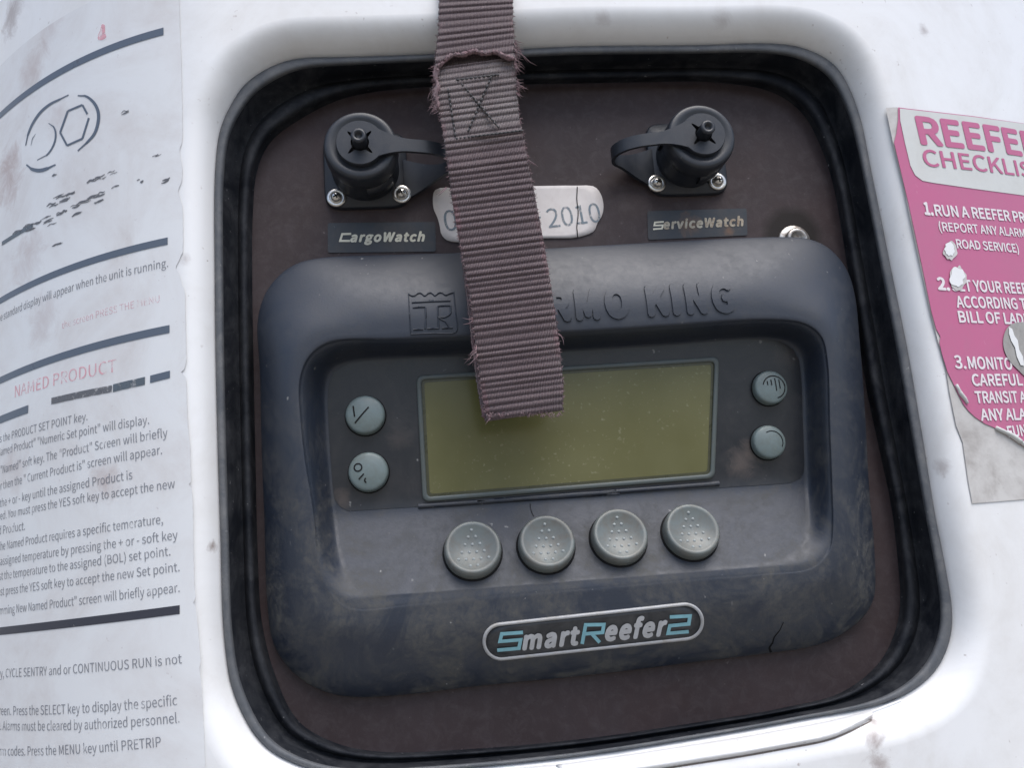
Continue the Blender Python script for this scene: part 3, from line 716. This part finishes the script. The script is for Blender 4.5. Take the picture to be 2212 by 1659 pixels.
pl2 = thing('name_plate', 'small rust-stained plate reading ServiceWatch under the right data port', 'name plate', at((1505, 510), 0), 'name plates under the data ports')
plate([c6b(488, 1168), c6b(1136, 1150), c6b(1142, 1326), c6b(494, 1356)], pl2)
mk('letter', stroke_vf([c6b(596, 1238), c6b(538, 1242), c6b(534, 1262), c6b(590, 1260), c6b(584, 1282), c6b(526, 1286)], 3.6, FP, 0), m_cream, pl2, smooth=False)
mk('lettering', text_vf('erviceWatch', c6b(598, 1284), c6b(1116, 1262), 18.5, FP, 0.020, 0.22, 0, space=1.08), m_rustprint, pl2, smooth=False)

ds_ = thing('date_sticker', 'torn white sticker with a faded 2010 date behind the hanging strap', 'sticker', at((1120, 520), 0))
outl = [(938,414),(946,408),(975,406),(1010,405),(1060,404),(1150,403),(1240,402),(1283,404),(1297,420),(1303,447),(1299,468),(1290,482),(1283,499),(1262,509),(1236,514),(1180,515),(1110,518),(1040,521),(985,523),(966,519),(954,507),(949,484),(944,468),(937,452),(935,430)]
mk('paper', patch_vf(outl, PAN, 0.0005, (1120, 462), 8, 0.0005), m_date, ds_)
FD = Flat(0.0006)
mk('lettering', text_vf('0', (962, 499), (990, 496), 44, FD, 0.0001, 0, 0), m_dateink, ds_, smooth=False)
mk('lettering', text_vf('2010', (1186, 492), (1300, 478), 41, FD, -0.008, 0, 0), m_dateink, ds_, smooth=False)
mk('lettering', stroke_vf([(1157, 470), (1168, 469)], 4, FD, 0), m_dateink, ds_, smooth=False)
mk('crack', ribbon_vf([(1247,403),(1246,430),(1249,460),(1246,490),(1248,513)], 2.0, FD, 0.0001), m_dark, ds_)

m_boltm = worn('dirty_steel', (0.55, 0.53, 0.50), (0.10, 0.06, 0.035), 0.9, 420, 0.38, 0.5, metal=0.8)
bt = thing('panel_bolt', 'bright bolt in a rusty ring peeking over the controller top edge', 'bolt', at((1712, 512), 0))
bc = at((1714, 522), 0); ax = Vector((0, -1, 0))
mk('washer', revolve([(0.0052, 0), (0.0052, 0.0008), (0.0050, 0.0010), (0.0028, 0.0010)], bc, ax, 40), m_boltm, bt)
mk('bolt_head', revolve([(0.0036, 0.0008), (0.0036, 0.0028), (0.0031, 0.0034), (0.0021, 0.0034), (0.0019, 0.0024), (0, 0.0024)], bc, ax, 40), m_boltm, bt)

# ================================================================== INSTRUCTION LABEL on the bent left flank
lab = thing('instruction_label', 'worn pale instruction label wrapped round the curved left flank', 'label', SL.px((440, 1655)))
edge = [(387,-60),(388,0),(389,60),(392,130),(394,220),(395,290),(393,312),(388,322),(390,338),(394,360),(394,388),(388,405),(385,415),(390,428),(395,450),(396,520),(395,545),(386,566),(379,578),(388,592),(394,616),(400,628),(401,700),(403,780),(398,800),(389,806),(402,813),(403,830),(405,900),
        (408,940),(411,960),(411,985),(413,1040),(408,1047),(415,1056),(417,1093),(418,1180),(420,1270),(424,1292),(417,1300),(424,1315),(430,1380),(434,1430),(431,1445),(436,1480),(440,1560),(444,1659),(447,1760)]
E_ = [SL.uv(p) for p in edge]; ev = np.array([e.y for e in E_]); eu = np.array([e.x for e in E_]); o = np.argsort(ev)
vtop = SL.uv((300, -38)).y; vtop = max(vtop, SL.uv((116, 60)).y); vbot = SL.uv((440, 1740)).y
umin = SL.uv((0, 800)).x-0.045
rows = []; nv = 320
for j in range(nv+1):
    v = vbot+(vtop-vbot)*j/nv; ur = float(np.interp(v, ev[o], eu[o]))+0.00008*math.sin(j*1.7)*math.sin(j*0.37)
    row = [SL.pt(umin+(ur-umin)*(i/70), v, 0.00022) for i in range(71)]; rows.append(row)
mk('film', loft(rows, closed=False), m_paper, lab)
HB = 0.00034
def lbar(pA, pB, th, mat=m_bar, n=30):
    A, B = SL.uv(pA), SL.uv(pB); hw = (SL.uv((pB[0], pB[1]-th/2))-SL.uv((pB[0], pB[1]+th/2))).length/2
    rows = []
    for i in range(n+1):
        p = A+(B-A)*i/n; rows.append([SL.pt(p.x, p.y-hw, HB), SL.pt(p.x, p.y+hw, HB)])
    mk('printed_bar', loft(rows, closed=False), mat, lab)
lbar((0, 251), (354, 68), 16); lbar((0, 651), (363, 521), 15.5); lbar((0, 823), (367, 711), 17)
lbar((0, 908), (62, 884), 17); lbar((245, 839), (314, 823), 17, m_barw); lbar((325, 820), (368, 809), 16)
lbar((112, 867), (243, 840), 15, m_flake); lbar((0, 1364), (389, 1317), 19, m_bar2); lbar((5, 527), (72, 487), 9, m_barw)
L_TXT = [('The standard display will appear when the unit is running.', (-8, 700), (364, 577), 17.5, m_text),
 ('the screen PRESS THE MENU', (135, 711), (346, 653), 15, m_redfaint), ('NAMED PRODUCT', (33, 859), (252, 803), 26, m_redtext),
 ('ss the PRODUCT SET POINT key.', (-4, 958), (190, 908), 17, m_text), ('"Named Product" "Numeric Set point" will display.', (-8, 988), (323, 916), 18, m_text),
 ('d "Named" soft key. The "Product" Screen will briefly', (-6, 1027), (363, 944), 18.5, m_text),
 ('er then the " Current Product is" screen will appear.', (-3, 1060), (351, 981), 18.5, m_text),
 ('s the + or - key until the assigned Product is', (-6, 1098), (287, 1035), 18.5, m_text),
 ('ayed. You must press the YES soft key to accept the new', (-8, 1126), (379, 1054), 18.5, m_text),
 ('ed Product.', (-8, 1157), (55, 1145), 18, m_text), ('the Named Product requires a specific temerature,', (-2, 1190), (353, 1131), 19, m_text),
 ('e assigned temperature by pressing the + or - soft key', (-6, 1223), (385, 1165), 19, m_text),
 ('just the temperature to the assigned (BOL) set point.', (-10, 1255), (369, 1200), 19, m_text),
 ('must press the YES soft key to accept the new Set point.', (-12, 1289), (389, 1234), 19, m_text),
 ('amming New Named Product" screen will briefly appear.', (-5, 1329), (389, 1279), 19.5, m_text),
 ('ey, CYCLE SENTRY and or CONTINUOUS RUN is not', (-4, 1464), (394, 1433), 20, m_text),
 ('creen. Press the SELECT key to display the specific', (-6, 1545), (384, 1523), 21, m_text),
 ('e. Alarms must be cleared by authorized personnel.', (-4, 1577), (389, 1561), 21, m_text),
 ('arm codes. Press the MENU key until PRETRIP', (-6, 1632), (349, 1613), 21, m_text)]
for s, a, b_, h, m in L_TXT: mk('printed_text', text_vf(s, a, b_, h, SL, 0.0, 0, HB), m, lab, smooth=False)
def c_(x, y): return (x*0.3313, y*0.3313)
sym = []
for pts, wd, tp in ((((170,950),(185,880),(220,800),(270,730),(330,680),(390,650),(450,620)), 5.5, True), (((510,625),(560,628),(610,665),(640,720),(645,780),(620,870),(570,930),(510,985)), 7, True),
                (((175,1075),(210,1103),(260,1113),(310,1100),(365,1075)), 8, True), (((320,805),(352,828),(366,870),(355,940),(310,1010),(245,1045)), 4, True), (((205,950),(215,905),(235,875)), 1.6, True)):
    sym.append(ribbon_vf([c_(*p) for p in pts], wd, SL, HB, taper=tp))
for a, b_ in (((445,725),(540,685)), ((540,685),(572,745)), ((582,770),(540,905)), ((540,905),(440,950)), ((440,950),(395,865)), ((395,865),(445,725))):
    sym.append(ribbon_vf([c_(*a), c_(*b_)], 4.2, SL, HB, straight=True))
mk('printed_symbol', merge(*sym), m_bar, lab)
fl_ = []
for (x, y, l) in ((600,1190,60),(660,1160,80),(740,1130,50),(400,1285,70),(470,1260,60),(350,1335,60),(420,1310,70),(540,1330,90),(500,1345,50),(620,1290,80),(660,1265,50),(640,1320,60),(770,1230,50),(430,1380,30),(510,1395,60),(300,1430,70),(260,1445,50),(330,1460,60),(910,1182,20),(1075,1178,50),(380,1390,40),(180,1480,70),(120,1515,60),(350,1150,24),(1020,1015,40),(820,735,50),(380,1590,60),(190,1500,60)):
    for k in range(2):
        xx, yy = x+random.uniform(-18, 18), y+random.uniform(-10, 10)
        fl_.append(ribbon_vf([c_(xx-l/2, yy+l*0.22), c_(xx-l*0.15, yy+random.uniform(-5, 9)), c_(xx+l*0.2, yy-l*0.08+random.uniform(-5, 5)), c_(xx+l/2, yy-l*0.22)], random.uniform(1.5, 4.5), SL, HB, taper=True, sub=4))
mk('flaked_print', merge(*fl_), m_flake, lab, kind='stuff')
mk('red_mark', patch_vf([c_(640,240),(c_(655,200)),c_(668,160),c_(685,165),c_(688,215),c_(695,245),c_(668,262),c_(645,262)], SL, HB, rings=4), m_redtext, lab)

spots(m_paper, [(SL.px(p), r, a_) for p, r, a_ in (((20, 380), 0.016, 0.8), ((70, 150), 0.013, 0.45), ((110, 60), 0.01, 0.35), ((60, 560), 0.014, 0.5), ((90, 690), 0.012, 0.4), ((225, 1040), 0.009, 0.55), ((30, 1010), 0.012, 0.4), ((130, 240), 0.008, 0.3))], (0.42, 0.33, 0.31))
spots(m_white, [(SH.loc(p)[0], r, a_) for p, r, a_ in (((25, 30), 0.012, 0.75), ((460, 1180), 0.0028, 1.0), ((1890, 1600), 0.005, 0.8), ((1887, 1560), 0.0035, 0.8), ((1893, 1650), 0.005, 0.7), ((2035, 1010), 0.004, 0.5), ((1995, 60), 0.004, 0.6), ((1300, 40), 0.004, 0.35), ((1560, 45), 0.005, 0.35), ((400, 560), 0.003, 0.4))], (0.30, 0.25, 0.235))

# ================================================================== CHECKLIST STICKER on the right flank
ck = thing('checklist_sticker', 'torn pink checklist sticker on the right flank of the white skin', 'sticker', SR.pt(*SR.uv((2150, 1080))))
mk('residue', patch_vf([(1912,233),(1938,232),(1950,300),(1990,500),(2040,700),(2110,850),(2240,930),(2400,960),(2400,1064),(2212,1079),(2099,1088),(2090,1040),(2078,956),(2064,920),(2050,850),(2042,800),(2024,735),(2008,672),(1986,570),(1950,400),(1928,310)], SR, 0.0003, (2090, 800), 6, 0.0, False), m_resid, ck)
pink_o = [(1938,233),(1960,236),(2100,252),(2212,268),(2420,302),(2420,1010),(2300,1000),(2212,968),(2180,947),(2151,927),(2125,916),(2104,902),(2090,889),(2079,875),(2066,850),(2056,828),(2044,804),(2040,790),(2033,768),(2027,742),(2029,728),(2020,712),(2010,676),(1988,570),(1960,440),(1929,309),(1934,290),(1938,260)]
mk('vinyl', patch_vf(pink_o, SR, 0.00055, (2200, 600), 10, 0.0, False), m_pink, ck)
mk('header_panel', patch_vf([(1941,236),(2100,254),(2212,269),(2410,300),(2410,455),(2212,424),(2100,409),(2010,396),(1990,392),(1974,380),(1964,360),(1952,310),(1942,262)], SR, 0.00068, (2150, 330), 6, 0.0, False), m_head, ck)
for s, a, b_, h, m, bd in (('REEFER', (1989,312),(2246,344),50, m_pink, 0.014), ('CHECKLIST', (1995,360),(2253,390),31, m_pink, 0.006)):
    mk('printed_text', text_vf(s, a, b_, h, SR, bd, 0, 0.0008), m, ck, smooth=False)
for s, a, b_, h, bd in (('1.', (1996,464),(2013,466),24,0.018), ('RUN A REEFER PR', (2019,467),(2212,482),21,0.011), ('(REPORT ANY ALARM', (2027,500),(2212,514),17,0.008), ('ROAD SERVICE)', (2065,537),(2198,547),17,0.010),
     ('2.', (2025,626),(2048,628),24,0.018), ('SET YOUR REEF', (2055,629),(2216,636),22,0.011), ('ACCORDING T', (2065,665),(2214,669),22,0.011), ('BILL OF LADI', (2070,697),(2214,702),22,0.011),
     ('3.', (2061,796),(2084,797),26,0.010), ('MONITO', (2090,797),(2184,799),24,0.011), ('CAREFUL', (2099,834),(2206,833),23,0.011), ('TRANSIT A', (2106,871),(2214,870),23,0.011),
     ('ANY ALA', (2117,909),(2214,907),23,0.011), ('FUN', (2176,945),(2214,941),22,0.011)):
    mk('printed_text', text_vf(s, a, b_, h, SR, bd, 0, 0.0007), m_pinkw, ck, smooth=False)
def blob(cx, cy, rx, ry, seed, n=18):
    r = random.Random(seed); return [(cx+rx*math.cos(2*math.pi*k/n)*r.uniform(0.78, 1.12), cy+ry*math.sin(2*math.pi*k/n)*r.uniform(0.82, 1.12)) for k in range(n)]
for cx, cy, rx, ry, sd_, m in ((2047,540,11,16,1,m_white), (2063,600,16,22,2,m_white)):
    mk('tear', patch_vf(blob(cx+2, cy+3, rx+4, ry+4, sd_+10), SR, 0.00085, None, 4, 0.0), m_resid, ck)
    mk('tear', patch_vf(blob(cx, cy, rx, ry, sd_), SR, 0.0010, None, 4, 0.0), m_white, ck)
m_tear = worn('torn_grey_backing', (0.36, 0.355, 0.34), (0.22, 0.20, 0.19), 0.6, 120, 0.6, 0.3)
mk('tear', patch_vf([(2170,712),(2182,701),(2205,697),(2240,700),(2250,760),(2240,830),(2215,818),(2195,800),(2178,782),(2166,760),(2163,735)], SR, 0.00085, (2205, 757), 5, 0.0), m_tear, ck)
mk('tear', patch_vf([(2174,708),(2181,712),(2186,727),(2193,737),(2196,757),(2204,772),(2207,792),(2199,790),(2191,772),(2187,752),(2179,738),(2174,722)], SR, 0.0011, (2189, 748), 4, 0.0, False), m_white, ck)
for pts, r in (([(2062,832),(2071,850),(2080,862),(2086,872)], 0.0006), ([(2148,925),(2175,938),(2200,955),(2240,985)], 0.0008)):
    q = [SR.pt(*SR.uv(p), 0.0008) for p in catmull(pts, 6, False)]
    mk('curled_edge', tube(q, lambda t: r*(0.5+0.5*math.sin(math.pi*(0.15+0.7*t)))), m_head, ck)

# ================================================================== HANGING STRAP
SLf = [(0,948),(60,947),(105,943),(130,939),(160,941),(185,940),(210,938),(235,945),(250,950),(330,963),(420,975),(500,988),(560,1000),(650,1016),(740,1026),(820,1036),(870,1044),(905,1051)]
SRt = [(0,1108),(60,1109),(130,1113),(200,1117),(250,1122),(340,1140),(420,1155),(500,1170),(580,1184),(660,1197),(740,1208),(830,1217),(905,1216)]
def sx_l(y): return np.interp(y, *zip(*SLf)) if y >= 0 else 948+0.02*y
def sx_r(y): return np.interp(y, *zip(*SRt)) if y >= 0 else 1108+0.02*y
def s_d(y):
    if y < -120: return 0.0213
    return 0.0213+0.0052*smooth01((y+120)/520)+0.0012*math.sin(max(y, 0)/260)
NC = 30
def lip_y(c): return 113+34*abs((c-0.56)*1.8)**3+2.5*math.sin(c*23)
def strap_row(y, d, off, jit, k, top=False):
    row = []
    for i in range(NC+1):
        c = i/NC; yy = y+(0.5-c)*24*min(1, max(0, (y+60)/160))
        xl, xr = sx_l(yy)+off[0], sx_r(yy)+off[1]
        e = abs(2*c-1); x = xl+(xr-xl)*c+(jit if i in (0, NC) else 0)*(1 if i else -1)
        if top: d_ = d+0.0036*(1-smooth01((yy-lip_y(c))/5.0))*smooth01((yy+260)/330)
        else: d_ = d
        row.append((x, yy, d_-0.0006*e**4+0.0007*math.sin(c*3.4+y*0.0065)+0.00025*math.sin(c*7+y*0.021)-0.0009*smooth01((y-840)/60)*e**3))
    return row
rows = []; vv = []
PITCH = 13.6
def rib(y): return (0.00058+0.00012*math.sin(y*0.11))*abs(math.sin(math.pi*(y+2.2*math.sin(y*0.031)+1.2*math.sin(y*0.083))/PITCH))**0.8
ys = np.arange(134, 893, 1.7)
for y in ys:                                   # front layer, downwards
    lift = 0.0006*max(0, 1-(y-134)/26)
    rows.append(strap_row(y, s_d(y)+0.0011+rib(y)-lift, (0, 0), random.uniform(-1.2, 1.2), 0)); vv.append(y/900)
for k in range(1, 12):                         # fold at the bottom
    a = math.pi*k/12; y = 892+7*math.sin(a); rows.append(strap_row(y, s_d(892)+0.0014*math.cos(a), (-5*k/12, 0), random.uniform(-1.5, 1.5), 0)); vv.append(1.0)
for y in np.arange(892, -420, -1.9):           # back layer, upwards and out of the frame
    off = -8*smooth01((y-480)/160)*(1-smooth01((y-885)/8))-5*(1 if y > 885 else 0)
    rows.append(strap_row(y, s_d(y)-0.0013+rib(y)*(1 if y < 200 else 0), (off, off*0.2), random.uniform(-1.2, 1.2), 0, True)); vv.append(max(y, 0)/900)
front = [[at((x, y), d) for x, y, d in r] for r in rows]
back = [[at((x, y), d-(0.0011 if k < len(ys) else 0.0009)) for x, y, d in r] for k, r in enumerate(rows)]
n1 = len(rows); V = []; uvs = []
for r, v in zip(front, vv):
    for i, p in enumerate(r): V.append(p); uvs.append((i/NC, v))
for r, v in zip(back, vv):
    for i, p in enumerate(r): V.append(p); uvs.append((i/NC, v))
Fc = []; m_ = NC+1; o = n1*m_
for k in range(n1-1):
    for i in range(NC):
        a = k*m_+i; Fc.append((a, a+1, a+m_+1, a+m_)); Fc.append((o+a, o+a+m_, o+a+m_+1, o+a+1))
    for i in (0, NC):
        a = k*m_+i; Fc.append((a, a+m_, o+a+m_, o+a))
for k in (0, n1-1):
    for i in range(NC): a = k*m_+i; Fc.append((a, a+1, o+a+1, o+a))
st = thing('webbing_strap', 'faded mauve webbing strap with frayed edges hanging over the display', 'strap', at((1130, 895), 0.026))
mk('webbing', (V, Fc), m_web, st, uv=uvs)
# worn fold at the top of the front layer
def sdp(x, y, h): return at((x, y), s_d(y)+h)
fold = [(sx_l(113+34*abs((c-0.56)*1.8)**3)*(1-c)+sx_r(115)*c, lip_y(c)) for c in np.linspace(0.0, 0.99, 60)]
fold = [(943+3*math.sin(k), 236-6.5*k) for k in range(14)]+fold
fp = [sdp(p[0]+random.uniform(-.6, .6), p[1]+random.uniform(-1, 1), 0.0014+0.0010*min(1, i/20)) for i, p in enumerate(fold)]
mk('frayed_fold', tube(fp, lambda t: 0.00075*random.uniform(0.6, 1.15), 8), m_thread, st)
# box stitch
sts = []
def stitch(a, b_, n):
    a, b_ = np.array(a, float), np.array(b_, float)
    for k in range(n):
        p, q = a+(b_-a)*(k+0.12)/n, a+(b_-a)*(k+0.88)/n; m = (p+q)/2
        sts.append(tube([sdp(p[0], p[1], 0.0016), sdp(m[0], m[1], 0.0023), sdp(q[0], q[1], 0.0016)], 0.00028, 6))
stitch((997, 180), (1078, 276), 14); stitch((1062, 163), (1010, 286), 13); stitch((982, 299), (1130, 281), 17); stitch((985, 172), (1078, 160), 10)
stitch((968, 190), (984, 296), 10)
mk('stitching', merge(*sts), m_stitch, st)
# loose fibres
fb = []
def fibre(x, y, ang, l, h=0.0015, r0=0.00011):
    p = np.array([x, y], float); path = []; dd = s_d(y)+h+random.uniform(-0.0006, 0.0008)
    for k in range(5):
        path.append(at(tuple(p), dd)); ang += random.uniform(-0.35, 0.35); dd += random.uniform(-0.0003, 0.0003)
        p = p+np.array([math.cos(ang), math.sin(ang)])*l/4
    fb.append(tube(path, lambda t: r0*(1-0.8*t), 4))
for k in range(420):
    y = random.uniform(20, 893); left = random.random() < 0.5
    fibre((sx_l(y)+1 if left else sx_r(y)-1), y, (math.pi if left else 0)+random.uniform(-0.9, 1.2), random.uniform(3, 9), 0.0008)
for k in range(150): fibre(942+random.uniform(-3, 8), random.uniform(140, 240), math.pi*0.78+random.uniform(-0.6, 0.5), random.uniform(6, 20))
for k in range(60): fibre(1112+random.uniform(-3, 3), random.uniform(85, 150), random.uniform(0.2, 1.3), random.uniform(8, 26))
for k in range(26): fibre(1116, random.uniform(170, 205), random.uniform(0, 0.9), random.uniform(6, 18))
for k in range(16): fibre(1030, random.uniform(745, 775), math.pi*0.75+random.uniform(-0.4, 0.3), random.uniform(12, 30))
for k in range(150): fibre(random.uniform(1050, 1214), 890+random.uniform(0, 8), math.pi/2+random.uniform(-0.9, 0.9), random.uniform(3, 8))
for k in range(160):
    i = random.randrange(len(fold)); fibre(fold[i][0], fold[i][1], random.uniform(math.pi, 2*math.pi), random.uniform(4, 11), 0.003)
for x, y, a_, l in ((1110, 96, 0.9, 62), (1112, 110, 1.0, 50), (1115, 178, 0.5, 30), (1117, 184, 0.8, 34), (942, 190, 2.3, 34), (940, 212, 2.2, 40), (1030, 752, 2.3, 46), (1033, 766, 2.1, 38), (963, 405, 2.5, 26), (1140, 345, 0.5, 24), (1205, 720, 0.6, 28), (1022, 690, 2.7, 22), (1180, 893, 0.7, 24), (1060, 900, 2.2, 20)):
    for q in range(2): fibre(x+random.uniform(-2, 2), y+random.uniform(-4, 4), a_+random.uniform(-0.2, 0.2), l*random.uniform(0.7, 1.1), 0.001, 0.00016)
mk('loose_fibres', merge(*fb), m_thread, st, kind='stuff')
